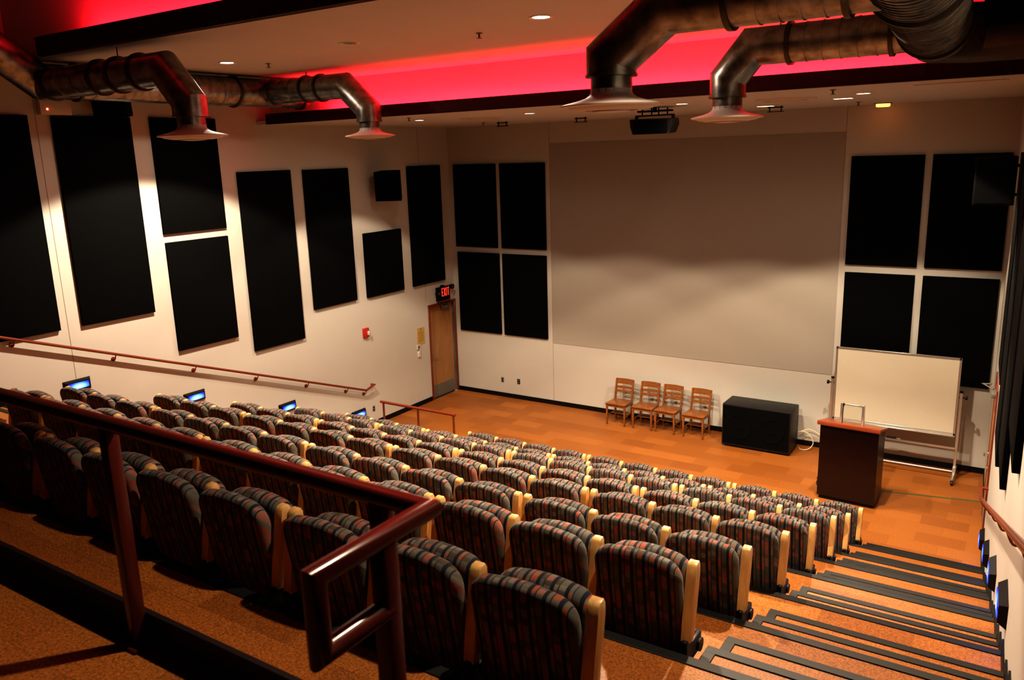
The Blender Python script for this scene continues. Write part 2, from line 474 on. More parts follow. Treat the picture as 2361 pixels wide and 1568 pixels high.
# door_1 : maple door in the left wall, near the front corner
def door(name, loc, rz, w, hz, recessed):
    """local: x into the room, y along wall centred, z up"""
    r = link(bpy.data.objects.new(name, None)); r.location = loc; r.rotation_euler = (0, 0, rz); r['kind'] = 'structure'
    xa = -.12 if recessed else 0.0
    bm = BM()
    h = w/2
    for s in (-1, 1):
        b2(bm, (xa, s*h, 0), (.022, s*(h+.052), hz), .004, 1)
    b2(bm, (xa, -h-.052, hz), (.022, h+.052, hz+.055), .004, 1)
    obj('door_frame', bm, M_MAROON, r)
    bm = BM(); xl = -.095 if recessed else .002
    b2(bm, (xl, -h+.004, .012), (xl+.035 if recessed else .014, h-.004, hz-.004), .002, 1)
    obj('door_leaf', bm, M_DOOR, r)
    xf = xl+.035 if recessed else .014
    bm = BM(); b2(bm, (xf, -h+.02, .03), (xf+.003, h-.02, .30)); obj('kick_plate', bm, M_GREY, r)
    bm = BM()
    yh = -h+.07
    cyl(bm, (xf, yh, 1.0), (xf+.012, yh, 1.0), .032, seg=20); cyl(bm, (xf, yh, 1.0), (xf+.06, yh, 1.0), .011, seg=12)
    tube(bm, [(xf+.055, yh, 1.0), (xf+.055, yh+.12, 1.0)], .010, 10); cyl(bm, (xf, yh, .78), (xf+.01, yh, .78), .024, seg=16)
    obj('door_handle', bm, M_CHROME, r)
    bm = BM()
    b2(bm, (xf, .02, hz-.12), (xf+.06, .30, hz-.055), .008, 2)
    tube(bm, [(xf+.04, .08, hz-.05), (xf+.16, -.10, hz-.03), (xf+.06, -.02, hz+.0)], .010, 8)
    obj('door_closer', bm, M_GREY, r)
    bm = BM()
    for z in (.25, 1.1, 1.95): cyl(bm, (xf+.004, h-.004, z-.05), (xf+.004, h-.004, z+.05), .010, seg=10)
    obj('door_hinges', bm, M_CHROME, r)
    return r
door('door_1', (0, (DY0+DY1)/2, 0), 0, DY1-DY0-.0, DZ, True)
door('door_2', (wx(-2.26), -2.26, 0), RPHI, .98, DZ, False)

# ------------------------------------------------------------------ projection screen and acoustic panels
bm = BM(); b2(bm, (2.632, -.006, 1.404), (8.392, -.0006, 5.63)); tag(obj('projection_screen', bm, M_SCREEN), 'large flat grey projection surface filling the middle of the front wall', 'screen')

def panel(face, a0, a1, z0, z1, label):
    bm = BM()
    w = a1-a0
    if face == 'front':
        o = None; b2(bm, (-w/2, -.05, 0), (w/2, -.0006, z1-z0), .006, 2)
        o = obj('acoustic_panel', bm, M_PANEL); o.location = ((a0+a1)/2, 0, z0)
    else:
        b2(bm, (.0006, -w/2, 0), (.05, w/2, z1-z0), .006, 2)
        o = obj('acoustic_panel', bm, M_PANEL)
        y = (a0+a1)/2
        if face == 'left': o.location = (0, y, z0)
        else: o.location = (wx(y), y, z0); o.rotation_euler = (0, 0, RPHI)
    return tag(o, label, 'wall panel', 'black acoustic wall panels')
panel('left', -10.18, -9.05, 3.25, 6.13, 'black acoustic panel farthest left on the left wall, cut by the frame')
panel('left', -8.735, -7.601, 3.249, 6.127, 'tall black acoustic panel on left wall under the small wall speaker and duct')
panel('left', -7.285, -6.135, 4.40, 6.136, 'upper black acoustic panel of the stacked pair on the left wall, behind a round diffuser')
panel('left', -7.273, -6.131, 2.557, 4.27, 'lower black acoustic panel of the stacked pair on the left wall')
panel('left', -5.808, -4.665, 2.227, 5.286, 'tall black acoustic panel right of the stacked pair on the left wall')
panel('left', -4.364, -3.229, 2.708, 5.276, 'black acoustic panel on left wall, just left of the wall-mounted speaker')
panel('left', -2.922, -1.798, 2.694, 3.989, 'short square black acoustic panel on left wall below the wall-mounted speaker')
panel('left', -1.478, -.372, 2.703, 5.252, 'black acoustic panel on left wall directly above the exit sign and door')
panel('front', .149, 1.277, 3.427, 5.247, 'upper left black panel of the four left of the projection screen')
panel('front', 1.392, 2.519, 3.427, 5.247, 'upper right black panel of the four left of the projection screen')
panel('front', .170, 1.305, 1.483, 3.303, 'lower left black panel of the four left of the projection screen')
panel('front', 1.394, 2.514, 1.483, 3.303, 'lower right black panel of the four left of the projection screen')
panel('front', 8.52, 9.63, 3.41, 5.23, 'upper left black panel of the four right of the projection screen')
panel('front', 9.745, 10.84, 3.41, 5.23, 'upper right black panel of the four right of the screen, half behind a speaker')
panel('front', 8.526, 9.62, 1.474, 3.275, 'lower left black panel right of the screen, behind the whiteboard top')
panel('front', 9.742, 10.834, 1.474, 3.275, 'lower right black panel right of the screen, by the whiteboard corner')
panel('right', -4.36, -3.23, 2.70, 5.28, 'dark panel seen edge-on on the right wall, farthest back with the highest bottom edge')
panel('right', -5.80, -4.66, 2.23, 5.28, 'dark panel seen edge-on on the right wall, leftmost of the long ones')
panel('right', -7.27, -6.13, 2.56, 5.6, 'dark panel seen edge-on on the right wall, reaching lowest of all')
panel('right', -8.73, -7.60, 3.25, 6.0, 'dark panel seen edge-on on the right wall, nearest, cut by the frame')

# ------------------------------------------------------------------ seats
SW = .551; GAP = .087
def outline(w, z0, z1, rt, rb, arch=.018, n=7):
    h = w/2; pts = []
    def arc(cx, cz, r, a0, a1):
        for i in range(n+1):
            a = a0+(a1-a0)*i/n
            pts.append((cx+r*math.cos(a), cz+r*math.sin(a)))
    # counter-clockwise seen from the rear
    arc(h-rb, z0+rb, rb, -PI/2, 0); arc(h-rt, z1-arch-rt, rt, 0, PI/2*.93)
    for i in range(1, 6):
        t = i/6; x = (h-rt)*(1-2*t); pts.append((x, z1-arch+arch*(1-(x/(h-rt))**2)))
    arc(-h+rt, z1-arch-rt, rt, PI/2*1.07, PI); arc(-h+rb, z0+rb, rb, PI, PI*1.5)
    return pts
bm = BM()
pillow(bm, outline(.490, .25, .896, .108, .05, .014), .085, .036, lambda z: .105*(1-(z-.25)/.645)+.02)
ME_BACK = mesh(bm, 'backrest', M_FABRIC, 60)
bm = BM()
pillow(bm, outline(.484, .38, .836, .112, .06, .014), .115, .048, lambda z: .185+.015*(z-.38))
ME_SEAT = mesh(bm, 'seat_cushion', M_FABRIC, 60)
def arm_mesh(sx):
    bm = BM()
    # flipped-up wooden arm: slightly leaning slab with a rolled upper end
    prof = [(-.030, .44), (.014, .435), (.032, .47), (.034, .62), (.038, .79), (.034, .832), (.018, .852), (-.012, .849), (-.026, .832), (-.026, .78), (-.030, .55)]
    ln = lambda z: .078+.085*(z-.34)/.5
    hw = .0268
    A = [bm.verts.new((sx-hw, y+ln(z), z)) for y, z in prof]; B = [bm.verts.new((sx+hw, y+ln(z), z)) for y, z in prof]
    n = len(prof)
    fa = bm.faces.new(A); fb = bm.faces.new(list(reversed(B)))
    for i in range(n): bm.faces.new((A[i], B[i], B[(i+1) % n], A[(i+1) % n]))
    es = [e for f in (fa, fb) for e in f.edges]
    bmesh.ops.bevel(bm, geom=es, offset=.006, segments=2, affect='EDGES', profile=.5)
    return mesh(bm, 'armrest', M_MAPLE, 40)
ME_ARM_L = arm_mesh(-SW/2); ME_ARM_R = arm_mesh(SW/2)
def stand_mesh(sx):
    bm = BM()
    b2(bm, (sx-.018, .045, .02), (sx+.018, .125, .45), .006, 1)
    b2(bm, (sx-.016, .11, .30), (sx+.016, .27, .41), .012, 2)
    b2(bm, (sx-.026, .06, 0), (sx+.026, .30, .022), .006, 1)
    cyl(bm, (sx-.0255, .235, .34), (sx+.0255, .235, .34), .038, seg=16)
    cyl(bm, (sx-.021, .16, .12), (sx+.021, .16, .12), .022, seg=12)
    return mesh(bm, 'standard', M_STAND, 40)
ME_ST_L = stand_mesh(-SW/2); ME_ST_R = stand_mesh(SW/2)
bm = BM()
b2(bm, (-.235, .10, .30), (.235, .14, .37), .008, 1); b2(bm, (-.235, .20, .36), (.235, .26, .42), .012, 2)
ME_BAR = mesh(bm, 'hinge_bar', M_STAND, 40)
ORD = ['first', 'second', 'third', 'fourth', 'fifth', 'sixth', 'seventh', 'eighth', 'ninth', 'tenth', 'eleventh', 'twelfth', 'thirteenth', 'fourteenth']
ROWTXT = ['front row by the stage'] + ['%s row from the stage' % o for o in ORD[1:8]]
def child(name, me, par, off=None):
    o = link(bpy.data.objects.new(name, me)); o.parent = par
    return o
XMIN = {7: 3.0, 8: 5.3}
for k in range(1, 9):
    x = seat_right(k); idx = 0
    secs = [3, 4, 4] if k == 1 else [3, 4, 4, 3]
    for n in secs:
        for j in range(n):
            cx = x-SW/2
            if cx > XMIN.get(k, 0):
                s = thing('theater_seat', 'striped fabric theater seat, %s from right aisle in the %s' % (ORD[idx], ROWTXT[k-1]), 'seat', (cx, ye(k+1)+.005, zk(k)), 0, 'theater seats in raked rows')
                child('backrest', ME_BACK, s); child('seat_cushion', ME_SEAT, s); child('hinge_bar', ME_BAR, s)
                child('armrest', ME_ARM_L, s); child('standard', ME_ST_L, s)
                if j == 0: child('armrest', ME_ARM_R, s); child('standard', ME_ST_R, s)
            x -= SW; idx += 1
        x -= GAP

# ------------------------------------------------------------------ hand rails
def wall_rail(side, label):
    X = (lambda y: .085) if side < 0 else (lambda y: wx(y)-.085)
    W = (lambda y: 0.0) if side < 0 else (lambda y: wx(y))
    ytop = -12.6
    slope = (3.321-.835)/(9.858-3.204)
    Z = lambda y: .835+slope*(-3.204-y)
    r = thing('handrail', label, 'handrail', (X(-3.2), -3.2, .835), 0, 'wall handrails')
    org = Vector(r.location)
    bm = BM()
    pts = [(X(ytop), ytop, Z(ytop)), (X(-3.25), -3.25, Z(-3.25)), (X(-3.20), -3.20, .84), (X(-3.03), -3.03, .885), (X(-3.0), -2.97, .895), (W(-2.98), -2.97, .895)]
    tube(bm, [Vector(p)-org for p in pts], .021, 14)
    obj('rail', bm, M_MAROON, r)
    for y in (-12.0, -10.95, -9.70, -8.35, -7.05, -5.85, -4.72, -3.72, -3.22):
        bm = BM()
        s = 1 if side < 0 else -1
        p = [(W(y)+s*.004, y, Z(y)-.085), (W(y)+s*.05, y, Z(y)-.09), (X(y), y, Z(y)-.02)]
        tube(bm, [Vector(q)-org for q in smooth_path(p, 4)], .008, 8)
        cyl(bm, Vector((W(y)+s*.0, y, Z(y)-.085))-org, Vector((W(y)+s*.012, y, Z(y)-.085))-org, .034, seg=16)
        obj('bracket', bm, M_MAROON, r)
wall_rail(-1, 'sloping maroon handrail bracketed to the left wall above the blue step lights')
wall_rail(1, 'sloping maroon handrail bracketed to the right wall beside the aisle steps')

# guard rail in front of the short left section of the second row
r = thing('guard_rail', 'small orange-maroon guard rail with three posts at the front left of the seats', 'railing', (2.55, -4.56, .42))
bm = BM(); tube(bm, [(-.83, 0, .79), (.83, 0, .79)], .024, 16); obj('rail', bm, M_MAROON, r)
for x in (-.77, 0.02, .79):
    bm = BM(); cyl(bm, (x, 0, 0), (x, 0, .78), .019, seg=14); cyl(bm, (x, 0, 0), (x, 0, .012), .05, seg=18); obj('post', bm, M_MAROON, r)

# foreground railing at the edge of the rear platform
RY = -13.40; RZ = PLAT_Z
r = thing('railing', 'shade-darkened maroon pipe railing with a squared return loop in the foreground', 'railing', (10.13, RY, RZ))
bm = BM()
zt = .830
tube(bm, [(-9.9, 0, zt), (0, 0, zt), (0, -.375, zt), (0, -.375, zt-.18), (0, -.165, zt-.18)], .0265, 20)
obj('rail', bm, M_RAILSHADE, r)
for x, y in ((0, -.165), (-.155, 0), (-1.375, 0), (-2.595, 0), (-3.815, 0)):
    bm = BM(); b2(bm, (x-.024, y-.024, 0), (x+.024, y+.024, zt-.01), .004, 2); b2(bm, (x-.05, y-.05, 0), (x+.05, y+.026, .012), .003, 1)
    obj('post', bm, M_RAILSHADE, r)
bm = BM(); b2(bm, (-9.9, .030, 0.0), (.0, .040, .118), .002, 1); b2(bm, (-9.9, .022, .112), (.0, .046, .120), .002, 1)
obj('toe_plate', bm, M_STEEL, r)

# ------------------------------------------------------------------ blue step lights
def step_light(loc, rz, label):
    t = thing('step_light', label, 'step light', loc, rz, 'blue step lights')
    bm = BM()
    B = [(-.20, -.085), (.20, -.085), (.20, .085), (-.20, .085)]
    F = [(-.165, -.062), (.165, -.062), (.165, .062), (-.165, .062)]
    I = [(-.15, -.047), (.15, -.047), (.15, .047), (-.15, .047)]
    a = [bm.verts.new((0, y, z)) for y, z in B]; b = [bm.verts.new((.055, y, z)) for y, z in F]
    c = [bm.verts.new((.055, y, z)) for y, z in I]; d = [bm.verts.new((.045, y, z)) for y, z in I]
    for p, q in ((a, b), (b, c), (c, d)):
        for i in range(4): bm.faces.new((p[i], p[(i+1) % 4], q[(i+1) % 4], q[i]))
    obj('housing', bm, M_BLACK, t)
    bm = BM(); b2(bm, (.040, -.148, -.045), (.062, .148, .045), .010, 2); obj('lens', bm, M_BLUE, t, 'glowing blue lens')
    li = bpy.data.lights.new('step_glow', 'AREA'); li.shape = 'RECTANGLE'; li.size = .28; li.size_y = .08; li.energy = .9; li.color = (.06, .15, 1)
    lo = link(bpy.data.objects.new('step_glow', li)); lo.parent = t; lo.location = (.075, 0, -.01); lo.rotation_euler = (0, -math.radians(90)+math.radians(30), 0)
    return t
LW = ['highest', 'second highest', 'third highest', 'lowest']
for i, (y, z) in enumerate([(-8.93, 2.425), (-7.085, 1.75), (-5.207, 1.04), (-3.40, .37)]):
    step_light((0, y, z), 0, 'blue step light on the left wall, %s of the row under the handrail' % LW[i])
for i, (y, z) in enumerate([(-8.94, 2.40), (-7.08, 1.70), (-5.20, 1.00), (-3.36, .33)]):
    step_light((wx(y), y, z), RPHI, 'blue step light on the right wall, %s beside the aisle steps' % LW[i])

# ------------------------------------------------------------------ ducts
def ring(bm, c, ax, r, w=.035, t=.022):
    c = Vector(c); ax = Vector(ax).normalized()
    q = ax.to_track_quat('Z', 'Y').to_matrix()
    lathe(bm, [(r-.01, -w/2), (r+t, -w/2), (r+t, w/2), (r-.01, w/2)], c, 36, q)

def diffuser(parent, c):
    bm = BM()
    lathe(bm, [(.142, .115), (.142, .092), (.152, .075), (.18, .056), (.23, .040), (.29, .026), (.335, .016), (.350, .008), (.345, .0), (.31, -.006), (.27, .004), (.24, .012), (.235, .03)], c, 48)
    lathe(bm, [(.300, -.004), (.285, -.016), (.200, -.030), (.185, -.028), (.18, .0)], c, 44)
    lathe(bm, [(.135, -.012), (.130, -.036), (.06, -.043), (0, -.044)], c, 32)
    o = obj('diffuser', bm, M_DIFF, parent, 'round flared white diffuser', 40)
    bm = BM(); lathe(bm, [(.24, .014), (.19, .016), (0, .018)], c, 32); obj('slot', bm, M_SLOT, o)

def branch(parent, pts, r, rings, seams=()):
    bm = BM(); tube(bm, pts, r, 32)
    a, b = Vector(pts[0]), Vector(pts[1]); d = (b-a).normalized()
    for s in seams: ring(bm, a+d*s, d, r, .010, .006)
    for q in pts[1:-1]: pass
    obj('branch_pipe', bm, M_DUCT, parent, None, 30)
    for s in rings:
        bm = BM(); ring(bm, a+d*s, d, r); obj('flange', bm, M_FLANGE, parent)
    e = Vector(pts[-1])
    bm = BM(); cyl(bm, e+Vector((0, 0, .012)), e-Vector((0, 0, .115)), .142, seg=32); ring(bm, e+Vector((0, 0, .008)), (0, 0, 1), r, .016, .008)
    obj('collar', bm, M_DUCT, parent, None, 30)
    return e

def hanger(parent, x, y, z0, z1):
    bm = BM(); cyl(bm, (x, y, z0), (x, y, z1), .006, seg=8); obj('hanger', bm, M_FLANGE, parent)

# left duct
t = thing('air_duct', 'round metal air duct along the left wall ceiling with two drop diffusers', 'duct', (0, 0, 0))
bm = BM()
MX, MZ, MR = 1.15, 6.46, .205
tube(bm, [(MX, -5.25, MZ), (MX, -9.42, MZ), (MX, -11.0, 7.6)], MR, 36)
for y in (-5.6, -6.9, -7.5, -8.8): ring(bm, (MX, y, MZ), (0, 1, 0), MR, .012, .006)
obj('main_pipe', bm, M_DUCT, t, None, 30)
for y in (-5.35, -6.62, -8.98):
    bm = BM(); ring(bm, (MX, y, MZ), (0, 1, 0), MR); obj('flange', bm, M_FLANGE, t)
e = branch(t, [(MX, -9.38, 6.41), (3.55, -9.38, 6.41), (3.885, -9.38, 6.06), (3.885, -9.38, 5.915)], .175, (.28, 1.25, 1.6, 2.0), (.6, .9))
diffuser(t, (e.x, e.y, e.z-.195))
e = branch(t, [(MX, -6.05, 6.455), (2.86, -6.05, 6.455), (3.27, -6.05, 6.10), (3.27, -6.05, 5.94)], .175, (.28, .95, 1.25), (.5, .7))
diffuser(t, (e.x, e.y, e.z-.195))
hanger(t, 2.1, -6.05, 6.6, 6.7); hanger(t, 2.75, -9.38, 6.55, 6.7); hanger(t, MX, -7.7, 6.6, 6.7)
# right duct
t = thing('air_duct', 'large ribbed metal air duct at upper right with two drop diffusers', 'duct', (0, 0, 0))
RX, RZD, RR = 10.40, 6.405, .275
MAINX = lambda y: RX-.0707*(y+6.9)
MAXIS = (-.0707, 1, 0)
bm = BM()
tube(bm, [(MAINX(-17.5), -17.5, RZD), (MAINX(-6.45), -6.45, RZD)], RR, 40)
y = -7.0
while y > -13: ring(bm, (MAINX(y), y, RZD), MAXIS, RR, .012, .006); y -= .11
obj('main_pipe', bm, M_DUCT, t, None, 30)
for y in (-6.9, -9.2):
    bm = BM(); ring(bm, (MAINX(y), y, RZD), MAXIS, RR, .05, .025); obj('flange', bm, M_FLANGE, t)
bm = BM(); tube(bm, [(MAINX(-6.45), -6.45, RZD), (MAINX(-6.1), -6.1, RZD), (RX+.22, -5.82, RZD), (RX+.75, -5.82, RZD)], RR-.01, 32); obj('elbow', bm, M_FLANGE, t, None, 30)
e = branch(t, [(RX, -6.75, 6.365), (8.85, -6.75, 6.365), (8.615, -6.75, 6.09), (8.615, -6.75, 5.915)], .172, (.33, 1.2), (.45, .6, .75, .9, 1.05))
diffuser(t, (e.x, e.y, e.z-.195))
e = branch(t, [(MAINX(-9.56), -9.56, 6.345), (9.13, -9.56, 6.345), (8.742, -9.56, 6.06), (8.742, -9.56, 5.94)], .172, (.33, 1.02), (.45, .58, .71, .84))
diffuser(t, (e.x, e.y, e.z-.195))
hanger(t, 9.1, -6.75, 6.5, 6.7); hanger(t, 9.95, -6.75, 6.5, 6.7); hanger(t, 9.4, -9.56, 6.5, 7.7)

# ------------------------------------------------------------------ ceiling fixtures and lamps
WARM = (1.0, .83, .615)
def spot(loc, energy, half=56, blend=.14, rad=.07, col=WARM, aim=None):
    li = bpy.data.lights.new('downlight_beam', 'SPOT'); li.energy = energy; li.color = col
    li.spot_size = math.radians(2*half); li.spot_blend = blend; li.shadow_soft_size = rad
    o = link(bpy.data.objects.new('downlight_beam', li)); o.location = loc
    if aim: o.rotation_euler = (Vector(aim)-Vector(loc)).to_track_quat('-Z', 'Y').to_euler()
    return o
def downlight(x, y, z, label, mat, energy=0, half=56, lamp_h=.0):
    t = thing('downlight', label, 'ceiling light', (x, y, z), 0, 'recessed ceiling downlights')
    bm = BM(); lathe(bm, [(.085, .012), (.082, -.004), (.115, -.009), (.118, 0.0), (.118, .002)], (0, 0, 0), 32); obj('trim_ring', bm, M_WHITE, t)
    bm = BM(); lathe(bm, [(.086, -.001), (.04, -.004), (0, -.005)], (0, 0, 0), 28); obj('lens', bm, mat, t)
    if energy:
        spot((x, y, z-.03), energy, half)
        spot((x, y, z-.035), energy*.055, 87, .5, .07, (1, .84, .68))
ES, EMID = 530, 1200
downlight(2.254, -3.70, Z_SOFFIT, 'lit ceiling downlight farthest left in the front ceiling, right of the left diffuser', M_LAMP, ES*.6)
downlight(4.456, -3.70, Z_SOFFIT, 'lit ceiling downlight second from left in the front ceiling, left of the hung loudspeaker', M_LAMP, ES*.75)
downlight(6.956, -3.72, Z_SOFFIT, 'lit ceiling downlight above the hung loudspeaker, between the two right diffusers', M_LAMP, ES)
downlight(9.274, -3.53, Z_SOFFIT, 'lit ceiling downlight farthest right in the front ceiling', M_LAMP, ES*1.5)
downlight(2.312, -7.60, Z_MID, 'lit ceiling downlight on the middle ceiling near the left duct', M_LAMP, EMID*1.2, 59)
downlight(7.144, -7.80, Z_MID, 'lit ceiling downlight on the middle ceiling left of the right duct', M_LAMP, EMID)
downlight(4.664, -7.80, Z_MID, 'unlit ceiling downlight reflecting red, between the two lit ones on middle ceiling', M_CHROME, 0)
spot((9.65, -8.1, Z_MID-.05), EMID*.75)
# rear ceiling lamps over the last rows (outside the picture)
for x, y, e, hf in ((10.5, -11.2, 560, 50), (7.05, -11.0, 200, 13), (4.35, -10.9, 170, 12)):
    spot((x, y, Z_TOP-.05), e, hf)
spot((5.75, -6.3, Z_MID-.05), 90, 8)

for x, y, lab in ((7.527, -1.70, 'narrow dim recessed light in front ceiling, left of the pair near the right diffuser'), (8.859, -2.66, 'narrow dim recessed light in front ceiling, beside the far right downlight')):
    t = thing('recessed_downlight', lab, 'ceiling light', (x, y, Z_SOFFIT), 0, 'narrow recessed ceiling lights')
    bm = BM(); b2(bm, (-.15, -.10, -.008), (.15, .10, .004), .003, 1); obj('trim_frame', bm, M_WHITE, t)
    bm = BM(); b2(bm, (-.115, -.07, -.011), (.115, .07, -.006)); obj('lens', bm, M_LAMP_DIM, t)
t = thing('recessed_downlight', 'amber glowing ceiling light at the top of the front wall, right of the screen', 'ceiling light', (9.0, -.35, Z_SOFFIT))
bm = BM(); lathe(bm, [(.10, .004), (.11, -.012), (.14, -.014), (.14, .002)], (0, 0, 0), 28); obj('trim_ring', bm, M_GREY, t)
bm = BM(); lathe(bm, [(.105, -.005), (.105, -.05), (.09, -.058), (0, -.06)], (0, 0, 0), 24); obj('lens', bm, M_LAMP_ORANGE, t)

for x, y, z, lab in ((2.776, -4.6, Z_SOFFIT, 'ceiling sprinkler head on the front ceiling near the left diffuser'), (2.108, -1.6, Z_SOFFIT, 'ceiling sprinkler head near the front left ceiling corner'), (9.156, -4.7, Z_SOFFIT, 'ceiling sprinkler head by the fascia beam at upper right'), (8.797, -1.25, Z_SOFFIT, 'ceiling sprinkler head near the front wall at right'), (6.129, -7.38, Z_MID, 'ceiling sprinkler head on middle ceiling left of the lit downlight'), (2.583, -7.16, Z_MID, 'ceiling sprinkler head on middle ceiling beside the left lit downlight')):
    bm = BM(); lathe(bm, [(0.0, .0), (.035, -.001), (.035, -.008), (.012, -.012), (.012, -.05), (.03, -.052), (.03, -.057), (0, -.057)], (0, 0, 0), 16)
    o = obj('ceiling_sprinkler', bm, M_GREY); o.location = (x, y, z); tag(o, lab, 'sprinkler', 'ceiling sprinkler heads')
for x, y, lab in ((3.18, -3.15, 'flush round ceiling air vent on the front ceiling at left'), (8.26, -3.3, 'flush round ceiling air vent on the front ceiling at right')):
    bm = BM(); lathe(bm, [(.40, .0), (.39, -.012), (.30, -.02), (.29, -.004), (.22, -.006), (.20, -.022), (.12, -.022), (.10, -.006), (.08, -.018), (0, -.02)], (0, 0, 0), 40)
    o = obj('ceiling_vent', bm, M_DIFF); o.location = (x, y, Z_SOFFIT); tag(o, lab, 'vent', 'round ceiling vents')
bm = BM(); b2(bm, (-.45, -.16, -.006), (.45, .16, .0), .002, 1); b2(bm, (-.43, -.15, -.010), (.43, -.13, -.004)); 
o = obj('ceiling_hatch', bm, M_CEIL); o.location = (10.42, -4.45, Z_SOFFIT); tag(o, 'flush rectangular hatch in the front ceiling at far right', 'hatch')
for x, y, lab in ((2.45, -1.45, 'small black ceiling bracket left of the screen'), (4.15, -1.45, 'small black ceiling bracket above the left part of the screen'), (7.613, -1.45, 'small black ceiling bracket above the right part of the screen')):
    bm = BM()
    b2(bm, (-.12, -.015, -.03), (.12, .015, -.012), .003, 1)
    for s in (-1, 1): b2(bm, (s*.09-.008, -.012, -.085), (s*.09+.008, .012, 0), .002, 1)
    b2(bm, (-.13, -.012, -.092), (.13, .012, -.08), .002, 1)
    o = obj('ceiling_bracket', bm, M_BLACK); o.location = (x, y, Z_SOFFIT); tag(o, lab, 'bracket', 'small ceiling brackets')

# cove light strips hidden behind the fascias
def cove(x0, x1, y, z, energy, label, tilt):
    t = thing('cove_light', label, 'cove light', ((x0+x1)/2, y, z), 0, 'red cove light strips')
    bm = BM(); b2(bm, (x0-(x0+x1)/2, -.03, -.02), (x1-(x0+x1)/2, .03, 0)); obj('channel', bm, M_BLACK, t)
    bm = BM(); b2(bm, (x0-(x0+x1)/2, -.015, 0), (x1-(x0+x1)/2, .015, .006)); obj('led_strip', bm, M_COVE, t)
    li = bpy.data.lights.new('cove_glow', 'AREA'); li.shape = 'RECTANGLE'; li.size = x1-x0; li.size_y = .05; li.energy = energy; li.color = (1, .013, .024)
    lo = link(bpy.data.objects.new('cove_glow', li)); lo.parent = t; lo.location = (0, 0, .012); lo.rotation_euler = (PI+tilt, 0, 0)
cove(1.4, 10.6, Y_S-.17, Z_SOFFIT+.085, 165, 'red cove light strip behind the front fascia beam', -.12)
cove(1.95, 10.9, Y_M-.20, Z_MID+.085, 185, 'red cove light strip behind the rear fascia beam', -.1)

# ------------------------------------------------------------------ speakers
def wall_speaker(loc, rz, size, tilt, label, yoke_dir):
    t = thing('loudspeaker', label, 'loudspeaker', loc, rz)
    w, d, h = size
    bm = BM(); vs = b2(bm, (-w/2, -d/2, -h/2), (w/2, d/2, h/2), .012, 2)
    for v in bm.verts:
        if v.co.y > 0: v.co.x *= .72
    bmesh.ops.rotate(bm, verts=bm.verts[:], cent=(0, 0, 0), matrix=Matrix.Rotation(tilt, 3, 'X'))
    obj('cabinet', bm, M_MATTE, t)
    bm = BM(); b2(bm, (-w/2+.02, -d/2-.014, -h/2+.02), (w/2-.02, -d/2-.001, h/2-.02), .005, 1)
    bmesh.ops.rotate(bm, verts=bm.verts[:], cent=(0, 0, 0), matrix=Matrix.Rotation(tilt, 3, 'X'))
    obj('grille', bm, M_PANEL, t)
    bm = BM()
    if yoke_dir is not None:
        yd = Vector(yoke_dir); yd = Matrix.Rotation(-rz, 3, 'Z') @ yd
        tube(bm, [(0, .05, h*.3), (yd.x*.5, yd.y*.5+.05, h*.3), (yd.x, yd.y, h*.3)], .02, 10)
        tube(bm, [(0, .05, -h*.3), (yd.x, yd.y, -h*.3)], .02, 10)
    obj('wall_mount', bm, M_BLACK, t)
    return t
wall_speaker((.40, -2.46, 4.905), math.radians(28), (.52, .40, .57), .06, 'black loudspeaker bracketed to the left wall above the square panel', (-.40, .05, 0))
wall_speaker((10.775, -2.72, 4.93), math.radians(-4), (.46, .40, .60), .0, 'black loudspeaker bracketed to the right wall at the picture edge', (.27, .05, 0))
wall_speaker((.36, -8.02, 6.36), math.radians(35), (.46, .36, .50), .12, 'black loudspeaker high on the left wall, partly behind the duct', (-.36, .05, 0))
wall_speaker((wx(-8.2)-.20, -8.5, 6.40), math.radians(-30), (.42, .34, .50), .12, 'black loudspeaker in the top right corner beside the large duct', (.24, .05, 0))

t = thing('loudspeaker', 'black loudspeaker hung from the front ceiling above the screen', 'loudspeaker', (6.33, -3.2, 5.78))
bm = BM()
prof = [(-.335, .105), (-.325, .0), (-.285, -.115), (.285, -.115), (.345, .02), (.325, .095)]
A = [bm.verts.new((x, -.17, z)) for x, z in prof]; B = [bm.verts.new((x*.92, .19, z+.02)) for x, z in prof]
bm.faces.new(A); bm.faces.new(list(reversed(B)))
for i in range(6): bm.faces.new((A[i], B[i], B[(i+1) % 6], A[(i+1) % 6]))
bmesh.ops.bevel(bm, geom=bm.edges[:], offset=.008, segments=2, affect='EDGES')
obj('cabinet', bm, M_BLACKBOX, t)
bm = BM(); b2(bm, (-.27, -.179, -.10), (.27, -.168, .085), .004, 1); obj('grille', bm, M_PANEL, t)
bm = BM()
for s in (-1, 1): b2(bm, (s*.29-.012, -.04, .05), (s*.29+.012, .04, .16), .003, 1)
b2(bm, (-.30, -.03, .145), (.30, .03, .165), .003, 1); b2(bm, (-.26, -.06, .205), (.27, .06, .23), .004, 1)
for x in (-.2, -.05, .06, .2): cyl(bm, (x, 0, .15), (x, 0, .26), .010, seg=10)
cyl(bm, (0, 0, .2), (0, 0, .27), .03, seg=14)
obj('hanging_yoke', bm, M_BLACK, t)

